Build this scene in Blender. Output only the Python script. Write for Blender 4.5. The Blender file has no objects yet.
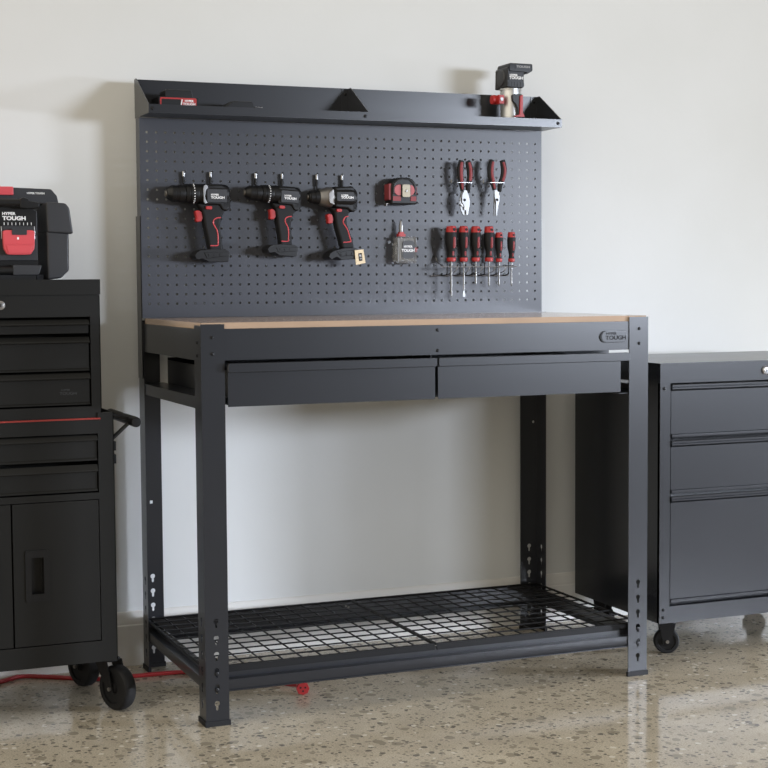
import bpy, bmesh, math, random
from mathutils import Vector, Matrix
random.seed(4)
SC = bpy.context.scene
COL = SC.collection
PI = math.pi

# ------------------------------------------------------------------ materials
def mat(name, rgb, rough=.5, metal=0., spec=.5, bump=0., bscale=300., coat=0., trans=0., alpha=1., ior=1.45, var=0.):
    m = bpy.data.materials.new(name); m.use_nodes = True
    nt = m.node_tree; b = nt.nodes['Principled BSDF']
    b.inputs['Base Color'].default_value = (*rgb, 1)
    b.inputs['Roughness'].default_value = rough
    b.inputs['Metallic'].default_value = metal
    b.inputs['Specular IOR Level'].default_value = spec
    b.inputs['IOR'].default_value = ior
    b.inputs['Coat Weight'].default_value = coat
    b.inputs['Transmission Weight'].default_value = trans
    tc = nt.nodes.new('ShaderNodeTexCoord')
    if bump:
        n = nt.nodes.new('ShaderNodeTexNoise'); n.inputs['Scale'].default_value = bscale; n.inputs['Detail'].default_value = 3
        bp = nt.nodes.new('ShaderNodeBump'); bp.inputs['Strength'].default_value = bump; bp.inputs['Distance'].default_value = .001
        nt.links.new(tc.outputs['Object'], n.inputs['Vector'])
        nt.links.new(n.outputs['Fac'], bp.inputs['Height']); nt.links.new(bp.outputs['Normal'], b.inputs['Normal'])
    if var:
        n2 = nt.nodes.new('ShaderNodeTexNoise'); n2.inputs['Scale'].default_value = 9; n2.inputs['Detail'].default_value = 4
        r = nt.nodes.new('ShaderNodeValToRGB')
        r.color_ramp.elements[0].position = .3; r.color_ramp.elements[1].position = .7
        r.color_ramp.elements[0].color = (*[c*(1-var) for c in rgb], 1); r.color_ramp.elements[1].color = (*[min(1, c*(1+var)) for c in rgb], 1)
        nt.links.new(tc.outputs['Object'], n2.inputs['Vector']); nt.links.new(n2.outputs['Fac'], r.inputs['Fac'])
        nt.links.new(r.outputs['Color'], b.inputs['Base Color'])
    return m

M = {}
M['charcoal'] = mat('charcoal_powder_coat', (.0140, .0155, .0195), .275, 0, .78, .03, 900, var=.05)
M['peg'] = mat('pegboard_powder_coat', (.050, .054, .066), .35, 0, .48, .03, 900, var=.04)
M['cabblack'] = mat('black_powder_coat', (.0075, .0075, .007), .42, 0, .35, .03, 900, var=.05)
M['cabgrey'] = mat('graphite_powder_coat', (.0095, .0108, .0145), .26, 0, .74, .03, 900, var=.05)
M['mdf'] = mat('mdf_board', (.40, .285, .20), .13, 0, .5, .01, 60, var=.06)
M['black'] = mat('black_plastic', (.006, .006, .0065), .42, 0, .4, .1, 700)
M['rubber'] = mat('black_rubber', (.010, .010, .011), .6, 0, .3, .2, 500)
M['softgrey'] = mat('dark_grey_plastic', (.026, .027, .031), .5, 0, .5, .1, 700)
M['red'] = mat('red_plastic', (.38, .022, .022), .42, 0, .5)
M['pinkred'] = mat('latch_red_plastic', (.60, .075, .09), .4, 0, .5)
M['duskred'] = mat('dusky_red_label', (.42, .10, .11), .5)
M['wine'] = mat('wine_red_grip', (.24, .040, .045), .5, 0, .4)
M['steel'] = mat('brushed_steel', (.30, .30, .30), .46, 1.)
M['chrome'] = mat('chrome', (.45, .45, .46), .3, 1.)
M['alu'] = mat('satin_aluminium', (.56, .56, .55), .38, .9)
M['brass'] = mat('satin_clip_metal', (.22, .19, .14), .42, .8)
M['gun'] = mat('gunmetal', (.23, .22, .21), .38, .8)
M['bolt'] = mat('black_bolt', (.008, .008, .009), .5, 0, .3)
M['deckblack'] = mat('black_wire_coating', (.009, .009, .0095), .5, 0, .22)
M['zinc'] = mat('zinc_screw', (.35, .35, .35), .4, 1.)
M['fade'] = mat('faded_print', (.30, .30, .30), .5)
M['trayg'] = mat('grey_tray', (.26, .265, .27), .5)
M['white'] = mat('white_print', (.8, .8, .8), .5)
M['greyprint'] = mat('grey_print', (.045, .047, .052), .5)
M['kraft'] = mat('kraft_card', (.72, .60, .42), .8, 0, .2, .1, 400)
M['clear'] = mat('clear_plastic', (.88, .89, .90), .12, 0, .5, trans=.9, ior=1.12)
M['cord'] = mat('red_cord', (.28, .016, .018), .45, 0, .5)
M['redtrim'] = mat('red_trim', (.22, .022, .016), .45)
M['basebd'] = mat('baseboard_paint', (.70, .69, .66), .4, 0, .4)

def wall_mat():
    m = mat('wall_paint', (.68, .69, .685), .62, 0, .3)
    nt = m.node_tree; b = nt.nodes['Principled BSDF']
    tc = nt.nodes.new('ShaderNodeTexCoord')
    n = nt.nodes.new('ShaderNodeTexNoise'); n.inputs['Scale'].default_value = 60; n.inputs['Detail'].default_value = 4
    n2 = nt.nodes.new('ShaderNodeTexNoise'); n2.inputs['Scale'].default_value = 3.5; n2.inputs['Detail'].default_value = 3
    r = nt.nodes.new('ShaderNodeValToRGB')
    r.color_ramp.elements[0].position = .3; r.color_ramp.elements[0].color = (.665, .675, .665, 1)
    r.color_ramp.elements[1].position = .7; r.color_ramp.elements[1].color = (.69, .70, .695, 1)
    bp = nt.nodes.new('ShaderNodeBump'); bp.inputs['Strength'].default_value = .12; bp.inputs['Distance'].default_value = .002
    L = nt.links.new
    L(tc.outputs['Object'], n.inputs['Vector']); L(tc.outputs['Object'], n2.inputs['Vector'])
    L(n2.outputs['Fac'], r.inputs['Fac']); L(r.outputs['Color'], b.inputs['Base Color'])
    L(n.outputs['Fac'], bp.inputs['Height']); L(bp.outputs['Normal'], b.inputs['Normal'])
    return m
M['wall'] = wall_mat()

def floor_mat():
    m = mat('polished_aggregate_concrete', (.3, .27, .22), .11, 0, .30)
    nt = m.node_tree; b = nt.nodes['Principled BSDF']; L = nt.links.new; N = nt.nodes.new
    tc = N('ShaderNodeTexCoord')
    # warp the lookup so the stones are not round
    wn = N('ShaderNodeTexNoise'); wn.inputs['Scale'].default_value = 45; wn.inputs['Detail'].default_value = 3
    wm = N('ShaderNodeMixRGB'); wm.blend_type = 'ADD'; wm.inputs['Fac'].default_value = .012
    L(tc.outputs['Object'], wn.inputs['Vector']); L(tc.outputs['Object'], wm.inputs['Color1']); L(wn.outputs['Color'], wm.inputs['Color2'])
    base = N('ShaderNodeTexNoise'); base.inputs['Scale'].default_value = 7; base.inputs['Detail'].default_value = 7; base.inputs['Roughness'].default_value = .65
    L(tc.outputs['Object'], base.inputs['Vector'])
    br = N('ShaderNodeValToRGB'); br.color_ramp.elements[0].position = .32; br.color_ramp.elements[1].position = .72
    br.color_ramp.elements[0].color = (.37, .325, .25, 1); br.color_ramp.elements[1].color = (.50, .445, .35, 1)
    L(base.outputs['Fac'], br.inputs['Fac'])
    cur = br.outputs['Color']
    # fine sand
    sand = N('ShaderNodeTexNoise'); sand.inputs['Scale'].default_value = 260; sand.inputs['Detail'].default_value = 2
    L(tc.outputs['Object'], sand.inputs['Vector'])
    sr = N('ShaderNodeValToRGB'); sr.color_ramp.elements[0].position = .35; sr.color_ramp.elements[1].position = .65
    sr.color_ramp.elements[0].color = (.72, .72, .72, 1); sr.color_ramp.elements[1].color = (1.18, 1.18, 1.18, 1)
    mx = N('ShaderNodeMixRGB'); mx.blend_type = 'MULTIPLY'; mx.inputs['Fac'].default_value = .8
    L(sand.outputs['Fac'], sr.inputs['Fac']); L(cur, mx.inputs['Color1']); L(sr.outputs['Color'], mx.inputs['Color2'])
    cur = mx.outputs['Color']
    def stones(cur, scale, size, pick_lo, pick_hi, col, off):
        mp = N('ShaderNodeMapping'); mp.inputs['Location'].default_value = (off, off*.7, 0)
        L(wm.outputs['Color'], mp.inputs['Vector'])
        v = N('ShaderNodeTexVoronoi'); v.inputs['Scale'].default_value = scale
        L(mp.outputs['Vector'], v.inputs['Vector'])
        lt = N('ShaderNodeMath'); lt.operation = 'LESS_THAN'; lt.inputs[1].default_value = size
        L(v.outputs['Distance'], lt.inputs[0])
        sep = N('ShaderNodeSeparateColor'); L(v.outputs['Color'], sep.inputs[0])
        cmp_ = N('ShaderNodeMath'); cmp_.operation = 'COMPARE'
        cmp_.inputs[1].default_value = (pick_lo+pick_hi)/2; cmp_.inputs[2].default_value = (pick_hi-pick_lo)/2
        L(sep.outputs[0], cmp_.inputs[0])
        mu = N('ShaderNodeMath'); mu.operation = 'MULTIPLY'; L(lt.outputs[0], mu.inputs[0]); L(cmp_.outputs[0], mu.inputs[1])
        mu2 = N('ShaderNodeMath'); mu2.operation = 'MULTIPLY'; mu2.inputs[1].default_value = .85; L(mu.outputs[0], mu2.inputs[0])
        o = N('ShaderNodeMixRGB'); o.inputs['Color2'].default_value = (*col, 1)
        L(mu2.outputs[0], o.inputs['Fac']); L(cur, o.inputs['Color1'])
        return o.outputs['Color']
    cur = stones(cur, 30, .42, 0, .16, (.24, .21, .16), 3.1)
    cur = stones(cur, 48, .36, 0, .10, (.10, .092, .078), .0)
    cur = stones(cur, 78, .38, .3, .40, (.09, .084, .072), 7.7)
    cur = stones(cur, 52, .36, .6, .68, (.62, .57, .48), 5.3)
    cur = stones(cur, 110, .45, .2, .40, (.21, .185, .145), 9.2)
    L(cur, b.inputs['Base Color'])
    rn = N('ShaderNodeTexNoise'); rn.inputs['Scale'].default_value = 14; rn.inputs['Detail'].default_value = 5
    L(tc.outputs['Object'], rn.inputs['Vector'])
    rr = N('ShaderNodeMapRange'); rr.inputs['To Min'].default_value = .06; rr.inputs['To Max'].default_value = .14
    L(rn.outputs['Fac'], rr.inputs['Value']); L(rr.outputs['Result'], b.inputs['Roughness'])
    bp = N('ShaderNodeBump'); bp.inputs['Strength'].default_value = .02; bp.inputs['Distance'].default_value = .002
    L(rn.outputs['Fac'], bp.inputs['Height']); L(bp.outputs['Normal'], b.inputs['Normal'])
    return m
M['floor'] = floor_mat()

# ------------------------------------------------------------------ mesh helpers
def nb(): return bmesh.new()

def _bev(bm, faces, w, seg=2, ang=.3):
    es = set()
    for f in faces:
        for e in f.edges: es.add(e)
    es = [e for e in es if len(e.link_faces) == 2 and e.calc_face_angle(0) > ang]
    if w > 0 and es:
        bmesh.ops.bevel(bm, geom=es, offset=w, segments=seg, profile=.5, affect='EDGES', clamp_overlap=True)

def box(bm, x0, x1, y0, y1, z0, z1, bev=0., seg=2):
    v = [bm.verts.new((x, y, z)) for z in (z0, z1) for y in (y0, y1) for x in (x0, x1)]
    q = [(0, 2, 3, 1), (4, 5, 7, 6), (0, 1, 5, 4), (2, 6, 7, 3), (0, 4, 6, 2), (1, 3, 7, 5)]
    fs = [bm.faces.new([v[i] for i in f]) for f in q]
    _bev(bm, fs, bev, seg)
    return bm

def _pt(ax, u, v, a):
    return {'y': (u, a, v), 'x': (a, u, v), 'z': (u, v, a)}[ax]

def prism(bm, poly, ax, a0, a1, bev=0., seg=2):
    lo = [bm.verts.new(_pt(ax, u, v, a0)) for u, v in poly]
    hi = [bm.verts.new(_pt(ax, u, v, a1)) for u, v in poly]
    fs = [bm.faces.new(lo), bm.faces.new(list(reversed(hi)))]
    n = len(poly)
    for i in range(n):
        j = (i+1) % n
        fs.append(bm.faces.new((lo[j], lo[i], hi[i], hi[j])))
    bmesh.ops.recalc_face_normals(bm, faces=fs)
    _bev(bm, fs, bev, seg)
    return bm

def frame_for(d):
    d = Vector(d).normalized()
    a = Vector((0, 0, 1)) if abs(d.z) < .9 else Vector((1, 0, 0))
    u = d.cross(a).normalized(); w = d.cross(u).normalized()
    return d, u, w

def lathe(bm, prof, o, d, n=28, sy=1., sdir=None, cap=True):
    """rings at distance t along d with radius r; sy squashes along sdir"""
    d, u, w = frame_for(d); o = Vector(o)
    if sdir is not None:
        w = Vector(sdir).normalized(); u = d.cross(w).normalized()
    rings = []
    for t, r in prof:
        rings.append([bm.verts.new(o + d*t + u*(r*math.cos(2*PI*k/n)) + w*(r*sy*math.sin(2*PI*k/n))) for k in range(n)])
    fs = []
    for a, b in zip(rings, rings[1:]):
        for k in range(n):
            fs.append(bm.faces.new((a[k], a[(k+1) % n], b[(k+1) % n], b[k])))
    if cap:
        fs.append(bm.faces.new(list(reversed(rings[0])))); fs.append(bm.faces.new(rings[-1]))
    bmesh.ops.recalc_face_normals(bm, faces=fs)
    return bm

def cyl(bm, a, b, r, r2=None, n=20, bev=0.):
    a = Vector(a); b = Vector(b); L = (b-a).length
    r2 = r if r2 is None else r2
    if bev:
        return lathe(bm, [(0, r-bev), (bev*.3, r-bev*.3), (bev, r), (L-bev, r2), (L-bev*.3, r2-bev*.3), (L, r2-bev)], a, b-a, n)
    return lathe(bm, [(0, r), (L, r2)], a, b-a, n)

def spline(pts, k=6):
    P = [Vector(p) for p in pts]; out = []
    for i in range(len(P)-1):
        p0 = P[max(0, i-1)]; p1 = P[i]; p2 = P[i+1]; p3 = P[min(len(P)-1, i+2)]
        for s in range(k):
            t = s/k
            out.append(.5*((2*p1)+(-p0+p2)*t+(2*p0-5*p1+4*p2-p3)*t*t+(-p0+3*p1-3*p2+p3)*t**3))
    out.append(P[-1]); return out

def tube(bm, pts, r, n=8, k=0, rs=None):
    P = spline(pts, k) if k else [Vector(p) for p in pts]
    rings = []; pu = None
    for i, p in enumerate(P):
        d = (P[min(i+1, len(P)-1)]-P[max(i-1, 0)]).normalized()
        if pu is None:
            _, u, w = frame_for(d)
        else:
            u = (pu-d*pu.dot(d)).normalized()
        w = d.cross(u); pu = u
        rr = r if rs is None else rs[min(len(rs)-1, int(i*len(rs)/len(P)))]
        rings.append([bm.verts.new(p+u*(rr*math.cos(2*PI*q/n))+w*(rr*math.sin(2*PI*q/n))) for q in range(n)])
    fs = []
    for a, b in zip(rings, rings[1:]):
        for q in range(n):
            fs.append(bm.faces.new((a[q], a[(q+1) % n], b[(q+1) % n], b[q])))
    fs.append(bm.faces.new(list(reversed(rings[0])))); fs.append(bm.faces.new(rings[-1]))
    bmesh.ops.recalc_face_normals(bm, faces=fs)
    return bm

def plate(bm, outer, holes, ax, a0, a1):
    """flat sheet with real holes"""
    es = []
    for loop in [outer]+holes:
        vs = [bm.verts.new(_pt(ax, u, v, a0)) for u, v in loop]
        es += [bm.edges.new((vs[i], vs[(i+1) % len(vs)])) for i in range(len(vs))]
    g = bmesh.ops.triangle_fill(bm, use_beauty=True, use_dissolve=False, edges=es)
    fs = [f for f in g['geom'] if isinstance(f, bmesh.types.BMFace)]
    x = bmesh.ops.extrude_face_region(bm, geom=fs, use_keep_orig=True)
    mv = [v for v in x['geom'] if isinstance(v, bmesh.types.BMVert)]
    bmesh.ops.translate(bm, verts=mv, vec=Vector(_pt(ax, 0, 0, a1-a0)))
    bmesh.ops.recalc_face_normals(bm, faces=bm.faces[:])
    return bm

def circ(u, v, r, n=12):
    return [(u+r*math.cos(2*PI*k/n), v+r*math.sin(2*PI*k/n)) for k in range(n)]

def keyhole(u, v, R=.0066, s=.0030, drop=.0135):
    a0 = math.asin(s/R)
    pts = []
    for k in range(13):
        a = -PI/2+a0+(2*PI-2*a0)*k/12
        pts.append((u+R*math.cos(a), v+.003+R*math.sin(a)))
    pts += [(u-s, v-drop+s), (u-s*.6, v-drop), (u+s*.6, v-drop), (u+s, v-drop+s)]
    return pts

def rrect(x0, x1, z0, z1, r, n=5):
    out = []
    for cx, cz, a in ((x1-r, z1-r, 0), (x0+r, z1-r, PI/2), (x0+r, z0+r, PI), (x1-r, z0+r, 1.5*PI)):
        for k in range(n+1):
            t = a+PI/2*k/n
            out.append((cx+r*math.cos(t), cz+r*math.sin(t)))
    return out

def finish(name, bm, m, parent, off=(0, 0, 0), ang=.6):
    bmesh.ops.recalc_face_normals(bm, faces=bm.faces[:])
    for f in bm.faces: f.smooth = True
    for e in bm.edges:
        e.smooth = not (len(e.link_faces) == 2 and e.calc_face_angle(0) > ang)
    bmesh.ops.translate(bm, verts=bm.verts[:], vec=-Vector(off))
    me = bpy.data.meshes.new(name); bm.to_mesh(me); bm.free()
    me.materials.append(m)
    o = bpy.data.objects.new(name, me); COL.objects.link(o)
    if parent is not None: o.parent = parent
    wn = o.modifiers.new('weighted_normals', 'WEIGHTED_NORMAL'); wn.keep_sharp = True
    return o

class Thing:
    def __init__(s, name, label, cat, loc=(0, 0, 0), group=None):
        s.loc = Vector(loc)
        s.o = bpy.data.objects.new(name, None); COL.objects.link(s.o)
        s.o.empty_display_size = .05
        s.o.location = s.loc; s.o['label'] = label; s.o['category'] = cat
        if group: s.o['group'] = group
    def part(s, name, bm, m, parent=None, label=None, ang=.6):
        o = finish(name, bm, M[m] if isinstance(m, str) else m, parent or s.o, s.loc, ang)
        if label: o['label'] = label
        return o
    def text(s, name, body, size, pos, m, parent=None, xs=1., rot=(PI/2, 0, 0), bold=.0, ext=.0003):
        cu = bpy.data.curves.new('t', 'FONT'); cu.body = body; cu.size = size; cu.extrude = ext; cu.offset = bold
        cu.align_x = 'CENTER'; cu.align_y = 'CENTER'; cu.resolution_u = 3
        to = bpy.data.objects.new('t', cu); COL.objects.link(to)
        dg = bpy.context.evaluated_depsgraph_get()
        me = bpy.data.meshes.new_from_object(to.evaluated_get(dg))
        bpy.data.objects.remove(to); bpy.data.curves.remove(cu)
        from mathutils import Euler
        me.transform(Matrix.Translation(Vector(pos)-s.loc) @ Euler(rot).to_matrix().to_4x4() @ Matrix.Diagonal((xs, 1, 1, 1)))
        me.materials.clear(); me.materials.append(M[m]); me.name = name
        o = bpy.data.objects.new(name, me); COL.objects.link(o); o.parent = parent or s.o
        return o

def single(name, bm, m, label, cat, group=None, kind=None, loc=(0, 0, 0)):
    o = finish(name, bm, M[m], None, loc); o.location = loc
    o['label'] = label; o['category'] = cat
    if group: o['group'] = group
    if kind: o['kind'] = kind
    return o

def bolt(bm, x, y, z, r=.0045, d=(0, -1, 0), h=.003):
    lathe(bm, [(0, r), (h*.5, r), (h*.85, r*.75), (h, r*.35)], (x, y, z), d, 12)

def bolts(t, specs, parent, name='bolt'):
    for sp in specs:
        b = nb(); bolt(b, *sp); t.part(name, b, 'bolt', parent)

# ------------------------------------------------------------------ setting
YW = .672
b = nb(); box(b, -3.2, 5.0, -5.2, YW+.1, -.06, 0)
single('floor', b, 'floor', 'polished tan concrete floor with dark and pale stone flecks', 'floor', kind='structure')
b = nb(); box(b, -3.2, 5.0, YW, YW+.1, 0, 3.0)
single('wall_back', b, 'wall', 'plain white painted wall behind the workbench and cabinets', 'wall', kind='structure')
b = nb()
prism(b, [(YW, 0), (YW-.016, 0), (YW-.016, .112), (YW-.0135, .1155), (YW-.0135, .124), (YW-.009, .131), (YW-.009, .140), (YW-.004, .149), (YW, .150)], 'x', -3.2, 5.0)
single('baseboard_back', b, 'basebd', 'white moulded baseboard running along the foot of the wall', 'baseboard', kind='structure')

# ------------------------------------------------------------------ workbench
W = 1.2192; D = .62; FW = .0575; TH = .0024; H = .9585
wb = Thing('workbench', 'charcoal steel workbench with tan board top, pegboard back and wire bottom shelf', 'workbench', (.61, .31, 0))
HZ = [.0515, .0915, .131, .170, .2095, .250]
def leg(left, front):
    b = nb()
    x0 = 0 if left else W; sx = 1 if left else -1
    y0 = 0 if front else D; sy = 1 if front else -1
    top = H if front else .955
    hx = x0+sx*.0278; hy = y0+sy*.030
    def nrm(poly): return poly
    plate(b, [(x0, .004), (x0+sx*FW, .004), (x0+sx*FW, top), (x0, top)], [keyhole(hx, z) for z in HZ]+([] if front else [rrect(hx-.0045, hx+.0035, .4535, .4625, .001)] if left else [circ(hx+.014, .630, .0042)]), 'y', y0, y0+sy*TH)
    plate(b, [(y0+sy*TH, .004), (y0+sy*FW, .004), (y0+sy*FW, top-.003), (y0+sy*TH, top-.003)], [keyhole(hy, z) for z in HZ], 'x', x0, x0+sx*TH)
    l = wb.part('leg', b, 'charcoal')
    f = nb(); e = .003
    X = lambda t: x0+sx*t
    Y = lambda t: y0+sy*t
    prism(f, [(X(-e), Y(-e)), (X(FW+e), Y(-e)), (X(FW+e), Y(TH+e)), (X(TH+e), Y(TH+e)), (X(TH+e), Y(FW+e)), (X(-e), Y(FW+e))], 'z', 0, .013, .0008)
    wb.part('rubber_foot', f, 'rubber', l)
    fd = (0, -1 if front else 1, 0)
    bolts(wb, [(hx, y0, z, .0042, fd) for z in (.9276, .889)]+[(x0, hy, z, .0042, (-sx, 0, 0)) for z in (.915, .884)]+[(hx, y0, z, .0052, fd, .002) for z in (.1265, .0875)], l)
    return l
for lf in (True, False):
    for fr in (True, False): leg(lf, fr)

# aprons
b = nb(); box(b, TH+.0005, W-TH-.0005, .0027, .0047, .8728, .947, .0006); box(b, .06, W-.06, .0047, .03, .8728, .8748)
fa = wb.part('front_apron', b, 'charcoal')
bolts(wb, [(.6096, .0027, z, .0042) for z in (.9345, .8834)], fa)
b = nb(); prism(b, rrect(1.0735, 1.1565, .8925, .9235, .0135), 'y', .0006, .0027, .0012)
lg = wb.part('badge', b, 'charcoal', fa, 'embossed pill-shaped badge with raised lettering')
b = nb()
n = 16
outer = [(1.0885+.0150*math.cos(PI/2+PI*k/n), .908+.0150*math.sin(PI/2+PI*k/n)) for k in range(n+1)]
inner = [(1.0905+.0118*math.cos(PI/2+PI*k/n), .908+.0138*math.sin(PI/2+PI*k/n)) for k in range(n, -1, -1)]
prism(b, outer+inner, 'y', -.0004, .0008)
wb.part('badge_arc', b, 'bolt', fa)
wb.text('badge_lettering', 'HYPER', .0085, (1.1075, .0003, .9158), 'rubber', fa, 1.25, bold=.0002)
wb.text('badge_lettering', 'TOUGH', .0150, (1.121, .0003, .9045), 'rubber', fa, 1.15, bold=.0004)
for xa in (.0029, W-.0049):
    b = nb(); box(b, xa, xa+.002, .0052, D-.006, .872, .9468, .0005)
    wb.part('side_apron', b, 'charcoal')
b = nb(); box(b, .006, W-.006, D-.0048, D-.0028, .872, .947)
wb.part('rear_apron', b, 'charcoal')
# low side channel under the drawers
for s in (0, 1):
    b = nb(); X = (lambda t: t) if s == 0 else (lambda t: W-t)
    xs = sorted((X(.0029), X(.0049))); box(b, xs[0], xs[1], .0052, D-.006, .757, .7855)
    xs = sorted((X(.0049), X(.066))); box(b, xs[0], xs[1], .0052, D-.006, .7835, .7855)
    xs = sorted((X(.0049), X(.056 if s == 0 else .085))); box(b, xs[0], xs[1], .0052, D-.006, .757, .759)
    wb.part('drawer_rail', b, 'charcoal')
b = nb(); box(b, .6030, .6060, .03, D-.006, .770, .8728); box(b, .030, 1.189, .150, .152, .850, .8726)  # wide second box is an added crossbar blocking the bright wall behind the gap
wb.part('drawer_divider_and_gap_blocker', b, 'charcoal')
# board top
b = nb(); box(b, .0032, W-.0032, .0054, .5535, .9472, .9618, .0008)
wb.part('board_top', b, 'mdf', label='tan board worktop')
b = nb(); box(b, .004, W-.004, .556, .5625, .945, .9625, .0006)
wb.part('back_rail', b, 'charcoal')
# drawers
for (x0, x1, l0, l1) in ((.0645, .6005, .0625, .6015), (.6085, 1.1345, .6065, 1.157)):
    b = nb()
    box(b, x0, x1, -.0015, .0005, .7625, .845, .0005)
    xi0 = x0+.0035; xi1 = x1-.0035
    for xx in (xi0, xi1-.002): box(b, xx, xx+.002, .0005, .575, .768, .848)
    box(b, xi0, xi1, .573, .575, .768, .855)
    box(b, xi0, xi1, .0005, .575, .766, .768)
    d = wb.part('drawer', b, 'charcoal')
    b = nb(); prism(b, rrect(l0, l1, .8445, .8656, .0045), 'y', -.013, .0004, .0022, 3)
    wb.part('pull_lip', b, 'charcoal', d)
# bottom shelf beams
prof = [(.0068, .080), (.0030, .0905), (.0030, .1085), (.0235, .1095), (.0235, .1325), (.0255, .1325), (.0255, .1075), (.0050, .1065), (.0050, .0905), (.0088, .080)]
b = nb(); prism(b, prof, 'x', .003, W-.003); prism(b, [(.003, .080), (.028, .080), (.028, .082), (.003, .082)], 'x', .003, W-.003)
wb.part('shelf_beam', b, 'charcoal')
prof2 = [(D-y, z) for y, z in prof]
b = nb()
hz = [circ(.594, .1215, .0035, 8), circ(.602, .1165, .0035, 8), circ(1.165, .118, .0035, 8)]
plate(b, [(.003, .082), (W-.003, .082), (W-.003, .1325), (.003, .1325)], hz, 'y', D-.005, D-.003)
box(b, .003, W-.003, D-.03, D-.005, .080, .082)
wb.part('shelf_beam', b, 'charcoal')
for s in (0, 1):
    b = nb(); pr = [((y if s == 0 else W-y), z) for y, z in prof]
    prism(b, pr, 'y', .006, D-.006)
    wb.part('shelf_beam', b, 'charcoal')
# wire deck, two panels
def deck(x0, x1):
    b = nb(); y0, y1 = .0265, D-.0072; zt = .1362
    r = .0034
    for (p, q) in (((x0, y0, zt), (x1, y0, zt)), ((x0, y1, zt), (x1, y1, zt)), ((x0, y0, zt), (x0, y1, zt)), ((x1, y0, zt), (x1, y1, zt))):
        cyl(b, p, q, r, n=8)
    box(b, max(x0, .0265), min(x1, W-.0265), y0-.0058, y0-.0032, .1225, .1375)
    nx = 12; ny = 11
    for i in range(1, nx):
        x = x0+(x1-x0)*i/nx; cyl(b, (x, y0, zt-.0005), (x, y1, zt-.0005), .0021, n=6)
    for j in range(1, ny+1):
        y = y0+(y1-y0)*(j-.15)/ny; cyl(b, (x0, y, zt+.0025), (x1, y, zt+.0025), .0021, n=6)
    wb.part('wire_deck', b, 'deckblack')
deck(.0062, .6065); deck(.6125, W-.0062)
# pegboard
PX0, PZ0, PS, NC, NR = .0184, 1.000, .02529, 47, 19
PY0, PY1 = .5630, .5648
def pegboard():
    b = nb(); h = PS/2; r = .0033
    cs = [(-h, -h), (0, -h), (h, -h), (h, 0), (h, h), (0, h), (-h, h), (-h, 0)]
    an = [math.atan2(v, u) for u, v in cs]
    PSZ = .02536; hz = PSZ/2
    for i in range(NC):
        for j in range(NR):
            cx = PX0+i*PS; cz = PZ0+j*PSZ
            F = [b.verts.new((cx+u, PY0, cz+v*hz/h)) for u, v in cs]
            I = [b.verts.new((cx+r*math.cos(a), PY0, cz+r*math.sin(a))) for a in an]
            G = [b.verts.new((cx+u, PY1, cz+v*hz/h)) for u, v in cs]
            J = [b.verts.new((cx+r*math.cos(a), PY1, cz+r*math.sin(a))) for a in an]
            for k in range(8):
                m_ = (k+1) % 8
                b.faces.new((F[k], F[m_], I[m_], I[k])); b.faces.new((G[m_], G[k], J[k], J[m_]))
                b.faces.new((I[k], I[m_], J[m_], J[k]))
    bmesh.ops.remove_doubles(b, verts=b.verts[:], dist=1e-5)
    xa, xb = PX0-h, PX0+(NC-1)*PS+h; za, zb = PZ0-hz, PZ0+(NR-1)*PSZ+hz
    X0, X1, Z0, Z1 = -.0014, 1.2036, .9625, 1.4945
    box(b, X0, xa, PY0, PY1, Z0, Z1); box(b, xb, X1, PY0, PY1, Z0, Z1)
    box(b, xa, xb, PY0, PY1, Z0, za); box(b, xa, xb, PY0, PY1, zb, Z1)
    box(b, X0, X0+.0016, PY1, .604, Z0, Z1); box(b, X1-.0016, X1, PY1, .604, Z0, Z1)
    return wb.part('pegboard_panel', b, 'peg', ang=1.2)
pegboard()
for x0 in (-.0036, 1.2040):
    b = nb(); box(b, x0, x0+.002, .566, .612, .80, 1.235); wb.part('upright_bracket', b, 'charcoal')
# upper shelf
SX0, SX1 = -.0025, 1.2115
b = nb(); box(b, SX0, SX1, .455, .607, 1.4955, 1.4972)
us = wb.part('upper_shelf', b, 'charcoal')
b = nb(); box(b, SX0, SX1, .4535, .4555, 1.4955, 1.5185, .0005)
wb.part('shelf_lip', b, 'charcoal', us)
b = nb(); box(b, SX0, SX1, .605, .607, 1.4975, 1.5995)
wb.part('shelf_back', b, 'charcoal', us)
tri = [(.4555, 1.4975), (.605, 1.4975), (.605, 1.5995), (.587, 1.5995), (.4555, 1.519)]
for x0 in (SX0, SX1-.002, .610):
    b = nb(); prism(b, tri, 'x', x0, x0+.002)
    if x0 != SX0: box(b, x0-.020, x0, .6030, .605, 1.515, 1.5985)
    else: box(b, x0, x0+.020, .6030, .605, 1.515, 1.5985)
    wb.part('shelf_divider' if x0 == .610 else 'end_panel', b, 'charcoal', us)
bolts(wb, [(x, .4535, 1.5072, .0046) for x in (.0080, .6004, 1.1985)]+[(x, .603, 1.583, .0042) for x in (.012, .600, 1.200)], us)

# ------------------------------------------------------------------ hooks and drills
def hook(x, z0, label, ytip=.541):
    b = nb()
    tube(b, [(x, .5630, z0+.004), (x, .559, z0+.004), (x, .5570, z0+.0025), (x, .556, z0-.002), (x, .556, z0-.020), (x, .554, z0-.040), (x, .551, z0-.052), (x, .547, z0-.0575), (x, ytip, z0-.0585)], .0026, 10, 3)
    t = Thing('peg_hook', label, 'hook', (x, .5648, z0), 'hooks behind the cordless drills')
    t.part('wire', b, 'bolt')
    b = nb(); cyl(b, (x, .556, z0-.024), (x, .556, z0+.007), .0042, n=14, bev=.0012)
    t.part('sleeve', b, 'bolt')
    b = nb(); cyl(b, (x, .5548, z0-.006), (x, .5548, z0+.0085), .0040, n=14, bev=.0015)
    t.part('tip_cap', b, 'zinc', label='shiny metal tip')
    return t

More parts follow.
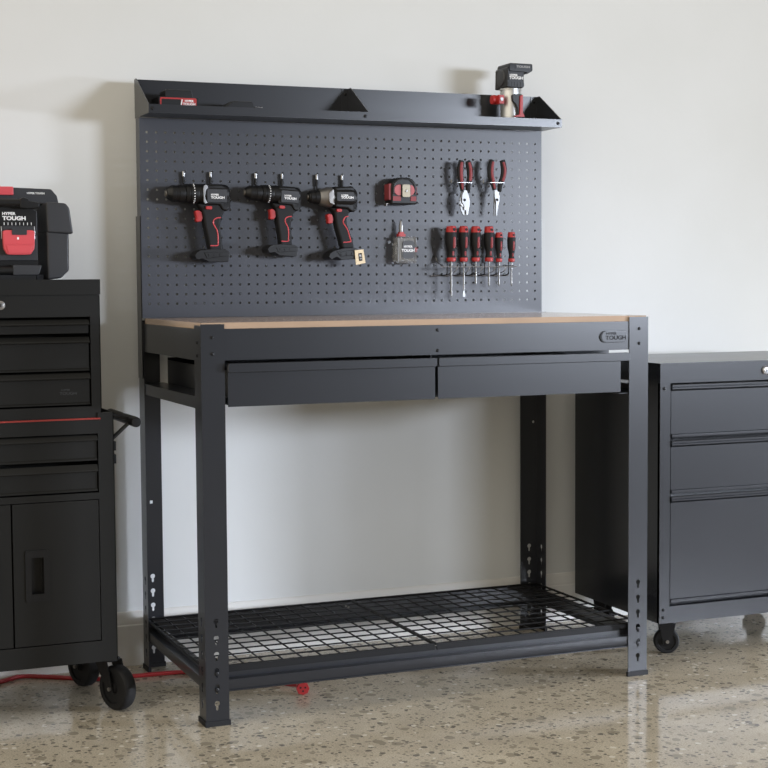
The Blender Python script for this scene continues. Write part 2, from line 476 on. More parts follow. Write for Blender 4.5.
def drill(kind, pos, tilt, label):
    s = 1.03 if kind == 'hammer' else .94
    nm = {'hammer': 'cordless_drill', 'drill': 'cordless_drill', 'impact': 'cordless_impact_driver'}[kind]
    t = Thing(nm, label, 'drill', (0, 0, 0), 'cordless drills on the pegboard')
    if kind != 'impact':
        c = .000387
        Q = lambda zx, zy: ((zx-330)*c, (235-zy)*c)
        QL = lambda pts: [Q(*p) for p in pts]
        # motor housing
        b = nb()
        lathe(b, [(-.002, .020), (0, .0245), (.004, .0262), (.052, .0262), (.064, .0262), (.078, .0245), (.083, .020), (.0838, .014)], (0, 0, 0), (1, 0, 0), 32)
        prism(b, QL([(365, 178), (480, 172), (545, 200), (548, 320), (525, 352), (490, 345), (470, 310), (365, 308)]), 'y', -.021, .021, .005, 3)
        h = t.part('housing', b, 'black')
        b = nb(); prism(b, rrect(*(Q(380, 0)[0], Q(517, 0)[0], Q(0, 292)[1], Q(0, 205)[1]), .003), 'y', -.0275, -.02, .001)
        t.part('name_plate', b, 'softgrey', h)
        t.text('lettering', 'HYPER', .0065, (Q(432, 0)[0], -.0277, Q(0, 243)[1]), 'white', h, 1.1, bold=.0002)
        t.text('lettering', 'TOUGH', .0085, (Q(452, 0)[0], -.0277, Q(0, 262)[1]), 'white', h, 1.2, bold=.0003)
        # vent slots
        b = nb()
        for k in range(4): box(b, .066+k*.0045, .0685+k*.0045, -.0215, -.0205, -.034, -.010)
        t.part('vent', b, 'rubber', h)
        # clutch collar
        b = nb()
        pr = [(-.034, .0225), (-.0335, .0245), (-.026, .0255), (-.0255, .0245), (-.021, .0245), (-.0205, .0260), (-.004, .0262), (.0, .0255)]
        lathe(b, pr, (0, 0, 0), (1, 0, 0), 36)
        cl = t.part('clutch_collar', b, 'black')
        b = nb()
        for k in range(9):
            a = math.radians(-160+k*17)
            ca, sa = math.cos(a), math.sin(a)
            box(b, -.0145, -.0115, -.0275, -.0255, -.0012, .0012)
            vs = b.verts[-8:] if hasattr(b.verts, '__getitem__') and not b.verts.ensure_lookup_table() else []
            rot = Matrix.Rotation(math.radians(-62+k*15.5), 4, 'X')
            bmesh.ops.transform(b, matrix=rot, verts=vs)
        t.part('torque_marks', b, 'white', cl)
        # chuck
        b = nb()
        lathe(b, [(-.083, .010), (-.0815, .0135), (-.079, .0150), (-.0755, .0175), (-.069, .0205), (-.0685, .0215), (-.061, .0220), (-.0605, .0208), (-.051, .0215), (-.0505, .0226), (-.036, .0232), (-.034, .0222)], (0, 0, 0), (1, 0, 0), 32)
        ck = t.part('chuck', b, 'black')
        b = nb(); lathe(b, [(-.0855, .004), (-.0855, .0085), (-.081, .0095), (-.080, .0095)], (0, 0, 0), (1, 0, 0), 20)
        t.part('chuck_jaw_ring', b, 'gun', ck)
        grip = [(318, 300), (352, 345), (362, 392), (370, 450), (388, 530), (402, 615), (494, 615), (490, 560), (480, 480), (478, 430), (492, 380), (515, 345), (510, 300)]
        line = [(478, 393), (452, 396), (432, 408), (426, 430), (440, 458), (452, 480), (458, 520), (458, 565), (452, 580), (404, 581)]
        trig = [(318, 344), (306, 352), (312, 372), (316, 395), (312, 416), (322, 424), (352, 418), (360, 395), (356, 362), (340, 346)]
        base = [(288, 650), (300, 628), (325, 613), (400, 604), (500, 604), (528, 622), (530, 645), (520, 690), (385, 690), (345, 668), (312, 674), (300, 672)]
        rail = [(352, 628), (515, 622), (520, 650), (372, 668)]
        btn = (374, 416, 340, 318)
    else:
        c = .000404
        Q = lambda zx, zy: ((zx-265)*c, (248-zy)*c)
        QL = lambda pts: [Q(*p) for p in pts]
        b = nb()
        lathe(b, [(-.008, .024), (-.004, .0285), (.004, .0300), (.045, .0305), (.056, .029), (.063, .024), (.0655, .015)], (0, 0, 0), (1, 0, 0), 32)
        prism(b, QL([(262, 180), (390, 172), (425, 210), (428, 290), (410, 345), (385, 350), (350, 325), (262, 318)]), 'y', -.022, .022, .006, 3)
        h = t.part('housing', b, 'black')
        b = nb(); prism(b, rrect(Q(266, 0)[0], Q(392, 0)[0], Q(0, 275)[1], Q(0, 215)[1], .003), 'y', -.0312, -.02, .001)
        t.part('name_plate', b, 'softgrey', h)
        t.text('lettering', 'HYPER', .0065, (Q(322, 0)[0], -.0315, Q(0, 238)[1]), 'white', h, 1.1, bold=.0002)
        t.text('lettering', 'TOUGH', .0085, (Q(340, 0)[0], -.0315, Q(0, 252)[1]), 'white', h, 1.2, bold=.0003)
        b = nb()
        for k in range(4): box(b, .052+k*.003, .0536+k*.003, -.0225, -.0215, -.034, -.006)
        t.part('vent', b, 'rubber', h)
        b = nb()
        lathe(b, [(-.043, .0165), (-.0425, .0200), (-.034, .0235), (-.022, .0262), (-.019, .0275), (-.010, .0285), (-.006, .0275)], (0, 0, 0), (1, 0, 0), 32)
        cl = t.part('gear_case', b, 'gun', label='grey metal gear case')
        b = nb()
        prism(b, QL([(210, 222), (240, 198), (246, 198), (246, 230), (234, 240), (238, 275), (250, 292), (246, 300), (232, 296), (212, 285)]), 'y', -.0285, -.022, .0008)
        t.part('bracket', b, 'gun', cl)
        b = nb()
        lathe(b, [(-.074, .0085), (-.0725, .0125), (-.0685, .014), (-.068, .0165), (-.056, .0175), (-.0555, .0190), (-.044, .0200), (-.042, .0185)], (0, 0, 0), (1, 0, 0), 28)
        ck = t.part('chuck', b, 'black')
        b = nb(); lathe(b, [(-.0765, .004), (-.0765, .0065), (-.072, .0075)], (0, 0, 0), (1, 0, 0), 18)
        t.part('chuck_jaw_ring', b, 'gun', ck)
        grip = [(232, 320), (262, 352), (268, 400), (276, 450), (298, 520), (318, 600), (404, 600), (394, 540), (372, 480), (352, 430), (352, 385), (375, 350), (365, 320)]
        line = [(360, 378), (340, 382), (326, 398), (322, 420), (338, 445), (352, 468), (368, 515), (376, 545), (366, 552), (322, 554)]
        trig = [(222, 360), (210, 368), (216, 385), (220, 405), (216, 422), (226, 428), (252, 424), (258, 400), (252, 368), (240, 360)]
        base = [(205, 655), (215, 630), (245, 612), (318, 594), (405, 594), (420, 612), (412, 668), (300, 676), (262, 655), (225, 672)]
        rail = [(262, 618), (395, 608), (398, 640), (290, 652)]
        btn = (272, 308, 348, 328)
    b = nb(); prism(b, QL(grip), 'y', -.0165, .0165, .006, 3)
    g = t.part('grip', b, 'rubber')
    b = nb(); tube(b, [(x, -.0166, z) for x, z in QL(line)], .0016, 6, 3)
    t.part('grip_outline', b, 'pinkred', g, 'red outline on the grip')
    b = nb(); prism(b, QL(trig), 'y', -.0095, .0095, .003, 2)
    t.part('trigger', b, 'red', label='red trigger')
    b = nb(); prism(b, rrect(Q(btn[0], 0)[0], Q(btn[1], 0)[0], Q(0, btn[2])[1], Q(0, btn[3])[1], .003), 'y', -.0235, -.012, .0015)
    t.part('direction_button', b, 'red', label='red direction button')
    b = nb(); prism(b, QL(base), 'y', -.028, .028, .0012, 2)
    bs = t.part('battery_foot', b, 'black')
    b = nb(); prism(b, QL(rail), 'y', -.0295, -.026, .001)
    for k in range(3): box(b, Q(rail[0][0]+30+k*38, 0)[0], Q(rail[0][0]+52+k*38, 0)[0], -.0305, -.0285, Q(0, rail[2][1]+4)[1], Q(0, rail[0][1]+6)[1])
    t.part('rail', b, 'black', bs)
    if kind == 'hammer':
        b = nb(); prism(b, QL([(352, 203), (357, 184), (370, 176), (384, 183), (384, 198), (371, 211), (364, 240), (364, 268), (376, 287), (376, 300), (366, 303), (354, 290), (353, 250)]), 'y', -.0285, -.024, .0008)
        t.part('selector_bracket', b, 'steel', label='pale metal bracket beside the collar')
    if kind == 'impact':
        b = nb()
        pts = [Q(388, 610), Q(452, 603), Q(468, 696), Q(398, 710)]
        inn = [Q(414, 630), Q(440, 628), Q(446, 680), Q(420, 684)]
        plate(b, pts, [inn], 'y', -.0335, -.032)
        tg = t.part('hang_tag', b, 'kraft', bs, 'kraft card tag with dark clip in its window')
        b = nb(); prism(b, inn, 'y', -.0325, -.0318); 
        t.part('tag_window', b, 'rubber', bs)
        b = nb(); prism(b, [Q(421, 640), Q(436, 638), Q(438, 652), Q(424, 655)], 'y', -.0335, -.0322)
        prism(b, [Q(424, 662), Q(440, 660), Q(441, 670), Q(428, 674)], 'y', -.0335, -.0322)
        t.part('tag_clip', b, 'gun', bs)
    t.o.scale = (s, 1, s)
    if kind == 'impact': t.o.scale = (1, 1, 1)
    t.o.rotation_euler = (0, tilt, 0)
    t.o.location = pos
    return t
DY = .5205
drill('hammer', (.1425, DY, 1.2925), 0, 'cordless drill with ringed chuck and pale bracket, farthest from the tape measure')
drill('drill', (.3520, DY, 1.2945), math.radians(3), 'middle cordless drill on the pegboard, all black collar and red trigger')
drill('impact', (.5285, .5175, 1.2885), 0, 'short cordless driver with grey gear case and kraft tag on its foot')
for x, z, l in ((.1145, 1.346, 'peg hook above the chuck of the drill with the pale bracket'),
                (.1895, 1.346, 'peg hook above the motor of the drill with the pale bracket'),
                (.3170, 1.345, 'peg hook above the chuck of the middle drill'),
                (.3930, 1.345, 'peg hook above the motor of the middle drill'),
                (.4945, 1.345, 'peg hook above the nose of the driver with the kraft tag'),
                (.5695, 1.345, 'peg hook above the motor of the driver with the kraft tag')):
    hook(x, z, l)

# ------------------------------------------------------------------ tape measure
tm = Thing('tape_measure', 'red and black tape measure with chrome belt clip hung on pegboard', 'tape measure', (.744, .535, 1.278))
X0, X1, Z0 = .702, .780, 1.2725
def arch(x0, x1, z0, z1, k=.030):
    p = [(x0, z0), (x1, z0), (x1, z1-k)]
    for i in range(1, 7):
        a = PI/2*i/6; p.append((x1-k+k*math.cos(a), z1-k+k*math.sin(a)))
    for i in range(0, 6):
        a = PI/2+PI/2*i/6; p.append((x0+k+k*math.cos(a), z1-k+k*math.sin(a)))
    p.append((x0, z1-k)); return p
b = nb(); prism(b, arch(X0, X1, Z0, 1.3475), 'y', .5135, .558, .004, 3)
tb = tm.part('case', b, 'black')
b = nb(); tube(b, [(X0+.006, .5125, 1.300), (X0+.008, .5125, 1.325), (X0+.022, .5125, 1.3405), (.7475, .5125, 1.343), (X1-.022, .5125, 1.3405), (X1-.008, .5125, 1.325), (X1-.006, .5125, 1.300)], .0022, 8, 4)
tm.part('bumper_rib', b, 'softgrey', tb)
b = nb(); prism(b, rrect(X0-.006, X0+.004, 1.284, 1.330, .004), 'y', .518, .552, .002)
tm.part('side_cheek', b, 'wine', tb, 'red side cheek')
b = nb(); prism(b, rrect(X1-.004, X1+.003, 1.300, 1.322, .003), 'y', .520, .55, .002)
tm.part('side_cheek', b, 'wine', tb, 'red side cheek')
b = nb(); prism(b, rrect(X0+.008, X1-.008, 1.2965, 1.327, .014), 'y', .5105, .5145, .001)
tm.part('face_disc', b, 'duskred', tb, 'pinkish red label disc')
b = nb(); box(b, X0+.0275, X1-.0215, .5095, .5125, 1.2945, 1.3295)
tm.part('face_band', b, 'softgrey', tb)
b = nb(); prism(b, rrect(X0+.030, X1-.024, 1.292, 1.3275, .004), 'y', .5055, .5072, .0005); box(b, X0+.032, X1-.026, .5065, .5115, 1.322, 1.3275)
cp = tm.part('belt_clip', b, 'brass', label='metal belt clip')
b = nb(); bolt(b, .7440, .5056, 1.309, .0036)
tm.part('clip_screw', b, 'chrome', cp)
b = nb(); box(b, X0+.004, X0+.028, .5115, .516, 1.2815, 1.2945, .001); tm.part('corner_pad', b, 'wine', tb)
b = nb(); box(b, X1-.02, X1-.003, .5115, .516, 1.2815, 1.2945, .001)
tm.part('corner_pad', b, 'wine', tb)
b = nb(); box(b, X0-.009, X0+.001, .526, .544, 1.2735, 1.2755); box(b, X0-.010, X0-.0085, .526, .544, 1.268, 1.2755)
tm.part('blade_hook', b, 'gun')

# ------------------------------------------------------------------ bit case
bc = Thing('bit_case', 'small clear plastic bit case with steel bit holder sticking out on top', 'bit case', (.75, .545, 1.103))
x0, x1, z0, z1 = .7245, .7845, 1.1065, 1.1825
b = nb(); prism(b, rrect(x0, x1, z0, z1, .005), 'y', .528, .556, .002, 2)
cs = bc.part('case_shell', b, 'clear', label='clear plastic shell')
b = nb(); prism(b, rrect(x0+.005, x1-.005, z0+.006, z1-.005, .003), 'y', .5335, .552, .001)
ins = bc.part('bit_tray', b, 'trayg')
b = nb(); prism(b, rrect(x0+.016, x1-.008, z0+.014, z1-.012, .008), 'y', .5265, .5279)
lb = bc.part('label', b, 'greyprint')
bc.text('lettering', 'HYPER', .0090, (.7575, .5262, 1.1535), 'white', lb, 1.0, bold=.0002)
bc.text('lettering', 'TOUGH', .0110, (.7575, .5262, 1.1425), 'white', lb, 1.0, bold=.0004)
b = nb()
for k in range(5): cyl(b, (x0+.012+k*.009, .5325, z0+.010), (x0+.012+k*.009, .5325, z0+.0135+.02), .0026, n=6)
bc.part('bit', b, 'steel', ins)
b = nb(); prism(b, rrect(x0-.004, x0+.003, z0+.006, z1-.016, .002), 'y', .532, .552, .001)
for zz in (z0+.016, z0+.05): box(b, x0-.006, x0-.001, .534, .55, zz, zz+.008)
bc.part('hinge', b, 'clear', cs)
b = nb(); prism(b, rrect(x1-.003, x1+.004, 1.138, 1.152, .002), 'y', .534, .55, .001)
bc.part('latch', b, 'red', label='red latch')
b = nb(); box(b, .7330, .7530, .534, .551, 1.1825, 1.190, .001); box(b, .7360, .7490, .536, .549, 1.190, 1.1955, .001)
bc.part('collar', b, 'red', label='red collar')
b = nb(); lathe(b, [(0, .0058), (.004, .0064), (.018, .0064), (.021, .0050), (.026, .0045), (.032, .0028)], (.7425, .542, 1.1955), (0, 0, 1), 12)
bc.part('bit_holder', b, 'steel', label='steel bit holder')

# ------------------------------------------------------------------ pliers
def pliers(kind, ox, oz, label):
    """ox, oz: plier crop origin; q maps enlarged pixels to metres"""
    c = .000334; cz = .000299
    t = Thing('slip_joint_pliers' if kind == 'slip' else 'needle_nose_pliers', label, 'pliers', (ox, .522, oz), 'pliers on the pegboard')
    cx, cy = (238, 360) if kind == 'slip' else (545, 360)
    q = lambda u, v: (ox+(u-cx)*c, oz-(v-cy)*cz)
    yc = .522
    def bar(pts, r0, m, nm, sub=None, ys=1., lab=None, dy=0):
        b = nb(); P = spline([(*q(p[0], p[1]),) + (p[2],) for p in pts], 5)
        rings = []
        for i, p in enumerate(P):
            a = P[min(i+1, len(P)-1)]-P[max(i-1, 0)]; d = Vector((a.x, 0, a.y)).normalized(); u = Vector((d.z, 0, -d.x))
            rr = p.z*c
            rings.append([b.verts.new(Vector((p.x, yc+dy, p.y))+u*(rr*math.cos(2*PI*k/12))+Vector((0, 1, 0))*(ys*math.sin(2*PI*k/12))) for k in range(12)])
        for A, B in zip(rings, rings[1:]):
            for k in range(12): b.faces.new((A[k], A[(k+1) % 12], B[(k+1) % 12], B[k]))
        b.faces.new(rings[0]); b.faces.new(list(reversed(rings[-1])))
        return t.part(nm, b, m, sub, lab)
    if kind == 'slip':
        L = [(212, 105, 22), (207, 130, 29), (198, 190, 30), (200, 250, 28), (205, 300, 27), (212, 350, 21), (216, 395, 15)]
        R = [(268, 108, 22), (276, 130, 28), (288, 190, 30), (290, 250, 28), (282, 300, 25), (274, 330, 22), (268, 410, 20)]
        strips = ([(208, 120, 14), (202, 170, 16), (202, 230, 16), (206, 300, 15), (214, 380, 9)], [(276, 120, 14), (290, 180, 16), (292, 240, 16), (286, 300, 15)])
    else:
        L = [(503, 97, 21), (494, 130, 27), (484, 190, 29), (488, 250, 28), (503, 300, 26), (514, 340, 22), (522, 385, 15)]
        R = [(598, 97, 21), (608, 130, 27), (616, 190, 28), (608, 250, 27), (592, 300, 26), (580, 330, 22), (572, 400, 18)]
        strips = ([(506, 115, 13), (497, 170, 15), (495, 230, 15), (508, 300, 15), (520, 372, 10)], [(604, 115, 13), (620, 180, 14), (616, 240, 14), (598, 300, 14)])
    for HN, ST in zip((L, R), strips):
        h = bar(HN, 0, 'rubber', 'handle', ys=.0062)
        bar(ST, 0, 'wine', 'grip_inlay', h, .0035, 'dull red inlay', -.0042)
    if kind == 'slip':
        b = nb(); prism(b, [q(*p) for p in [(226, 385), (250, 385), (272, 430), (285, 490), (280, 540), (268, 610), (255, 628), (246, 628), (242, 560), (222, 530), (206, 500), (206, 440)]], 'y', yc-.005, yc-.0005, .0012)
        j1 = t.part('jaw', b, 'steel')
        b = nb(); prism(b, [q(*p) for p in [(212, 390), (240, 390), (262, 440), (256, 500), (246, 530), (244, 628), (222, 622), (203, 580), (188, 520), (190, 470), (200, 430)]], 'y', yc-.0005, yc+.004, .0012)
        t.part('jaw', b, 'steel')
        b = nb(); bolt(b, q(232, 0)[0], yc-.005, q(0, 480)[1], .0040, (0, -1, 0), .002)
        t.part('pivot', b, 'bolt', j1)
        b = nb(); prism(b, [q(*p) for p in [(228, 535), (246, 530), (248, 560), (238, 580), (226, 568)]], 'y', yc-.0056, yc-.0049); prism(b, [q(*p) for p in [(190, 512), (212, 520), (222, 540), (216, 545), (196, 530)]], 'y', yc-.0056, yc-.0049)
        t.part('jaw_recess', b, 'gun', j1)
    else:
        b = nb(); prism(b, [q(*p) for p in [(516, 382), (545, 385), (568, 440), (566, 490), (552, 550), (540, 632), (530, 635), (530, 500), (518, 450)]], 'y', yc-.005, yc-.0003, .001)
        j1 = t.part('jaw', b, 'steel')
        b = nb(); prism(b, [q(*p) for p in [(540, 385), (572, 385), (566, 430), (545, 490), (529, 540), (528, 635), (516, 632), (518, 560), (520, 480), (522, 430)]], 'y', yc-.0003, yc+.0042, .001)
        t.part('jaw', b, 'steel')
        b = nb(); bolt(b, q(543, 0)[0], yc-.005, q(0, 478)[1], .0038, (0, -1, 0), .002)
        t.part('pivot', b, 'bolt', j1)
    # the holder
    hx0, hz = q(165 if kind == 'slip' else 470, 312); hx1 = q(298 if kind == 'slip' else 605, 0)[0]
    hk = Thing('plier_hook', 'thin steel double prong hook under the handles of the ' + ('slip joint pliers' if kind == 'slip' else 'needle nose pliers'), 'hook', (hx0, .5648, hz), 'hooks holding the pliers')
    b = nb()
    tube(b, [(hx0-.004, .5655, hz+.006), (hx0-.004, .5595, hz+.006), (hx0-.004, .5580, hz+.002), (hx0-.004, .550, hz-.0015), (hx0-.004, .5140, hz-.0015), (hx0-.003, .5130, hz-.0015), (hx0, .5127, hz-.001), (hx1, .5127, hz-.001)], .0013, 8)
    hk.part('prong', b, 'chrome')
    b = nb(); tube(b, [(hx0-.004, .549, hz-.001), (hx0-.004, .549, hz+.010)], .002, 8); hk.part('keeper', b, 'zinc')
    return t
pliers('slip', .9325, 1.3230, 'slip joint pliers with broad steel jaws, beside the needle nose pliers')
pliers('needle', 1.0350, 1.3245, 'needle nose pliers with long tapered steel jaws')

# ------------------------------------------------------------------ screwdrivers and rack
c = .000470
sq = lambda u, v: (.8547+(u-70)*.000498, 1.2125-(v-40)*.000450)
RY = .516
def screwdriver(u, top, w, hb, sb, tip, label):
    """u centre, top, half width, handle bottom, shank bottom in enlarged pixels"""
    x = sq(u, 0)[0]; zt = sq(0, top)[1]; zb = sq(0, hb)[1]; zs = sq(0, sb)[1]; R = w*c; L = zt-zb
    t = Thing('screwdriver', label, 'screwdriver', (x, RY, zs), 'screwdrivers in the wire rack')
    d = (0, 0, -1)
    b = nb(); lathe(b, [(0, R*.62), (.0015, R*.80), (L*.10, R*.88), (L*.175, R*.92)], (x, RY, zt), d, 24)
    h0 = t.part('end_cap', b, 'red', label='red end cap')
    b = nb(); cyl(b, (x+R*.18, RY-R*.86, zt-L*.10), (x+R*.18, RY-R*.97, zt-L*.10), R*.26, n=14)
    t.part('hang_hole', b, 'rubber', h0)
    b = nb(); lathe(b, [(L*.175, R*.93), (L*.22, R*.99), (L*.40, R), (L*.55, R*.93), (L*.68, R*.70), (L*.76, R*.62), (L*.84, R*.66), (L*.885, R*.72)], (x, RY, zt), d, 24)
    h = t.part('handle', b, 'rubber')
    b = nb()
    lathe(b, [(L*.30, R*.20), (L*.33, R*.34), (L*.55, R*.32), (L*.62, R*.20)], (x+R*.16, RY-R*.76, zt), d, 10)
    lathe(b, [(L*.68, R*.10), (L*.71, R*.26), (L*.82, R*.26), (L*.85, R*.12)], (x+R*.08, RY-R*.46, zt), d, 10)
    t.part('grip_inlay', b, 'wine', h, 'dull red inlay')
    b = nb(); lathe(b, [(L*.885, R*.74), (L*.91, R*.80), (L*.975, R*.78), (L, R*.62)], (x, RY, zt), d, 24)
    t.part('collar', b, 'red', label='red collar')
    sr = max(.0024, R*.17); b = nb()
    if tip == 'flat':
        lathe(b, [(L, sr), (zt-zs-.018, sr)], (x, RY, zt), d, 12)
        prism(b, [(x-sr, zs+.019), (x+sr, zs+.019), (x+sr*1.7, zs+.006), (x+sr*1.5, zs), (x-sr*1.5, zs), (x-sr*1.7, zs+.006)], 'y', RY-.0012, RY+.0012)
    else:
        lathe(b, [(L, sr), (zt-zs-.005, sr), (zt-zs-.001, sr*.45), (zt-zs, sr*.25)], (x, RY, zt), d, 12)
    t.part('shank', b, 'steel', label='bare steel shank')
    return t
screwdriver(135, 40, 36, 266, 490, 'cross', 'long screwdriver with a plain narrow tip, at the hooked end of the wire rack')
screwdriver(214, 40, 31, 266, 490, 'flat', 'long screwdriver with a wide flat blade')
screwdriver(291, 40, 32, 266, 412, 'cross', 'large screwdriver with short shank, right next to the flat blade one')
screwdriver(376, 40, 32, 266, 424, 'cross', 'large screwdriver with short shank, next to the small screwdrivers')
screwdriver(441, 78, 25, 268, 424, 'cross', 'small screwdriver with its handle close against the large ones')
screwdriver(522, 76, 26, 268, 424, 'cross', 'small screwdriver at the end of the rack, apart from the others')
rk = Thing('wire_tool_rack', 'bent wire rack on the pegboard holding six screwdrivers', 'tool rack', (.9, .5648, 1.085))
zf = sq(0, 298)[1]; zl = sq(0, 352)[1]; xl = sq(70, 0)[0]; xr = sq(528, 0)[0]
b = nb()
tube(b, [(xl, .5630, zf+.028), (xl, .556, zf+.028), (xl, .551, zf+.025), (xl+.002, .5405, zf+.012), (xl+.006, .512, zf+.001), (xl+.012, .5035, zf), (xr-.01, .5035, zf), (xr-.002, .505, zf+.001), (xr, .515, zf+.002), (xr, .5630, zf+.003)], .0015, 8, 3)
fb = rk.part('front_bar', b, 'zinc')
b = nb(); tube(b, [(xl-.012, .5630, zl-.001), (xl-.012, .557, zl-.001), (xr+.008, .557, zl-.001), (xr+.008, .5630, zl-.001)], .0013, 8)
rk.part('back_bar', b, 'zinc')
ups = (97, 178, 255, 335, 410, 490)
for i, u in enumerate(ups):
    x = sq(u, 0)[0]; b = nb()
    tube(b, [(x, .5035, zf+.013), (x, .5025, zf), (x, .5035, zf-.012), (x+.001, .507, zl+.004), (x+.004, .530, zl), (x+.004, .557, zl)], .0016, 8, 3)
    rk.part('prong', b, 'bolt')
for u in (150, 228, 310, 392, 462):
    x = sq(u, 0)[0]; b = nb()
    tube(b, [(x+.006, .5035, zf-.001), (x+.002, .507, zl+.012), (x-.006, .530, zl+.004), (x-.012, .557, zl)], .0011, 6, 3)
    rk.part('stay', b, 'zinc')

# ------------------------------------------------------------------ things on the upper shelf
SZ = 1.4972
bt = Thing('battery_pack', 'black tool battery with a red label, on the upper shelf', 'battery', (.087, .52, SZ))
b = nb(); box(b, .033, .139, .485, .56, SZ, 1.5420, .004, 3)
bb = bt.part('case', b, 'black')
b = nb(); prism(b, [(.052, 1.5415), (.052, 1.5600), (.055, 1.5625), (.120, 1.5625), (.124, 1.5600), (.128, 1.5415)], 'y', .493, .553, .002)
bt.part('rail', b, 'black', bb)
b = nb(); plate(b, rrect(.0360, .1340, 1.500, 1.5405, .003), [rrect(.0395, .092, 1.503, 1.5365, .002)], 'y', .4838, .4851)
lb = bt.part('label', b, 'red', bb, 'red label')
b = nb(); prism(b, [(.0935, 1.5365), (.0965, 1.5365), (.0905, 1.503), (.0875, 1.503)], 'y', .4832, .4840); bt.part('label_stripe', b, 'white', lb)
bt.text('lettering', 'HYPER', .008, (.114, .4836, 1.5325), 'white', lb, 1.0, bold=.0003)
bt.text('lettering', 'TOUGH', .0085, (.114, .4836, 1.5245), 'white', lb, 1.1, bold=.0003)
ch = Thing('battery_charger', 'low flat black charger lying on the upper shelf between battery and divider', 'charger', (.27, .54, SZ))
b = nb(); prism(b, [(.212, SZ), (.214, 1.520), (.236, 1.5375), (.239, 1.540), (.292, 1.540), (.296, 1.537), (.298, 1.526), (.322, 1.524), (.330, 1.518), (.331, SZ)], 'y', .50, .575, .003)
cb = ch.part('case', b, 'black')
b = nb()
for k in range(3): box(b, .304+k*.008, .308+k*.008, .505, .57, 1.5235, 1.5275, .001)
ch.part('contact', b, 'gun', cb)
b = nb(); box(b, .243, .288, .506, .568, 1.539, 1.5415, .001); ch.part('top_plate', b, 'softgrey', cb)

rt = Thing('trim_router', 'cordless trim router with silver barrel and black head, on the upper shelf', 'router', (1.09, .53, SZ))
rx, ry = 1.0900, .540
b = nb(); box(b, rx-.046, rx+.046, ry-.046, ry+.046, SZ, SZ+.008, .002)
rt.part('base_plate', b, 'black')
b = nb(); lathe(b, [(0, .0295), (.062, .0295), (.064, .0305), (.096, .0305), (.0965, .0292), (.100, .0292), (.1005, .0315), (.114, .0315)], (rx, ry, SZ+.008), (0, 0, 1), 40)
br = rt.part('barrel', b, 'alu', label='silver metal barrel')
q = lambda u, v: (1.0585+(u-285)*.000420, 1.6692-(v-125)*.000369)
b = nb(); prism(b, [q(*p) for p in [(326, 345), (342, 334), (400, 334), (403, 515), (372, 515), (366, 440), (352, 410), (330, 388)]], 'y', .5005, .512, .002)
cpn = rt.part('clamp_plate', b, 'softgrey', br)
b = nb(); prism(b, [q(*p) for p in [(382, 348), (404, 340), (402, 480), (415, 500), (415, 512), (345, 512), (345, 502), (378, 494)]], 'y', .4965, .506, .001)
rt.part('depth_slide', b, 'red', br, 'red depth slide')
b = nb(); cyl(b, (1.0225, .528, q(0, 378)[1]), (1.0405, .528, q(0, 378)[1]), .0135, n=20, bev=.002)
box(b, 1.036, 1.051, .504, .53, q(0, 412)[1], q(0, 345)[1], .002)
rt.part('clamp_lever', b, 'red', br, 'red clamp knob')
b = nb(); cyl(b, (1.043, .506, q(0, 378)[1]), (1.043, .502, q(0, 378)[1]), .005, n=14); rt.part('clamp_nut', b, 'gun', br)
b = nb(); prism(b, [(1.0575, 1.610), (1.0590, 1.664), (1.0625, 1.6690), (1.1150, 1.6690), (1.1155, 1.655), (1.1125, 1.640), (1.1150, 1.615), (1.1100, 1.6095)], 'y', .500, .5775, .004, 3)
hd = rt.part('motor_head', b, 'black')
b = nb(); box(b, 1.0635, 1.1060, .4985, .503, 1.630, 1.6505, .001); npn = rt.part('name_plate', b, 'softgrey', hd)
rt.text('lettering', 'HYPER', .0085, (1.0785, .4982, 1.6445), 'white', hd, 1.0, bold=.0003)
rt.text('lettering', 'TOUGH', .0110, (1.0865, .4982, 1.6370), 'white', hd, 1.1, bold=.0003)
b = nb()
for k in range(5): box(b, 1.0645+k*.0092, 1.0690+k*.0092, .4988, .502, 1.613, 1.626)
rt.part('vent', b, 'softgrey', hd)
b = nb(); lathe(b, [(0, .006), (.0015, .022), (.006, .026), (.012, .026)], (1.0535, .5385, 1.639), (1, 0, 0), 24); rt.part('motor_cap', b, 'softgrey', hd)
b = nb(); prism(b, [(1.0635, 1.672), (1.0665, 1.6795), (1.1400, 1.6790), (1.1408, 1.660), (1.1240, 1.6500), (1.1170, 1.6540), (1.0640, 1.6560)], 'y', .4975, .5745, .003, 2)
bt2 = rt.part('battery', b, 'black')
b = nb(); box(b, 1.0840, 1.1330, .4963, .499, 1.6625, 1.6760, .001)
rt.part('battery_label', b, 'softgrey', bt2)
rt.text('lettering', 'TOUGH', .0080, (1.1090, .4961, 1.6692), 'fade', bt2, 1.5, bold=.0003)

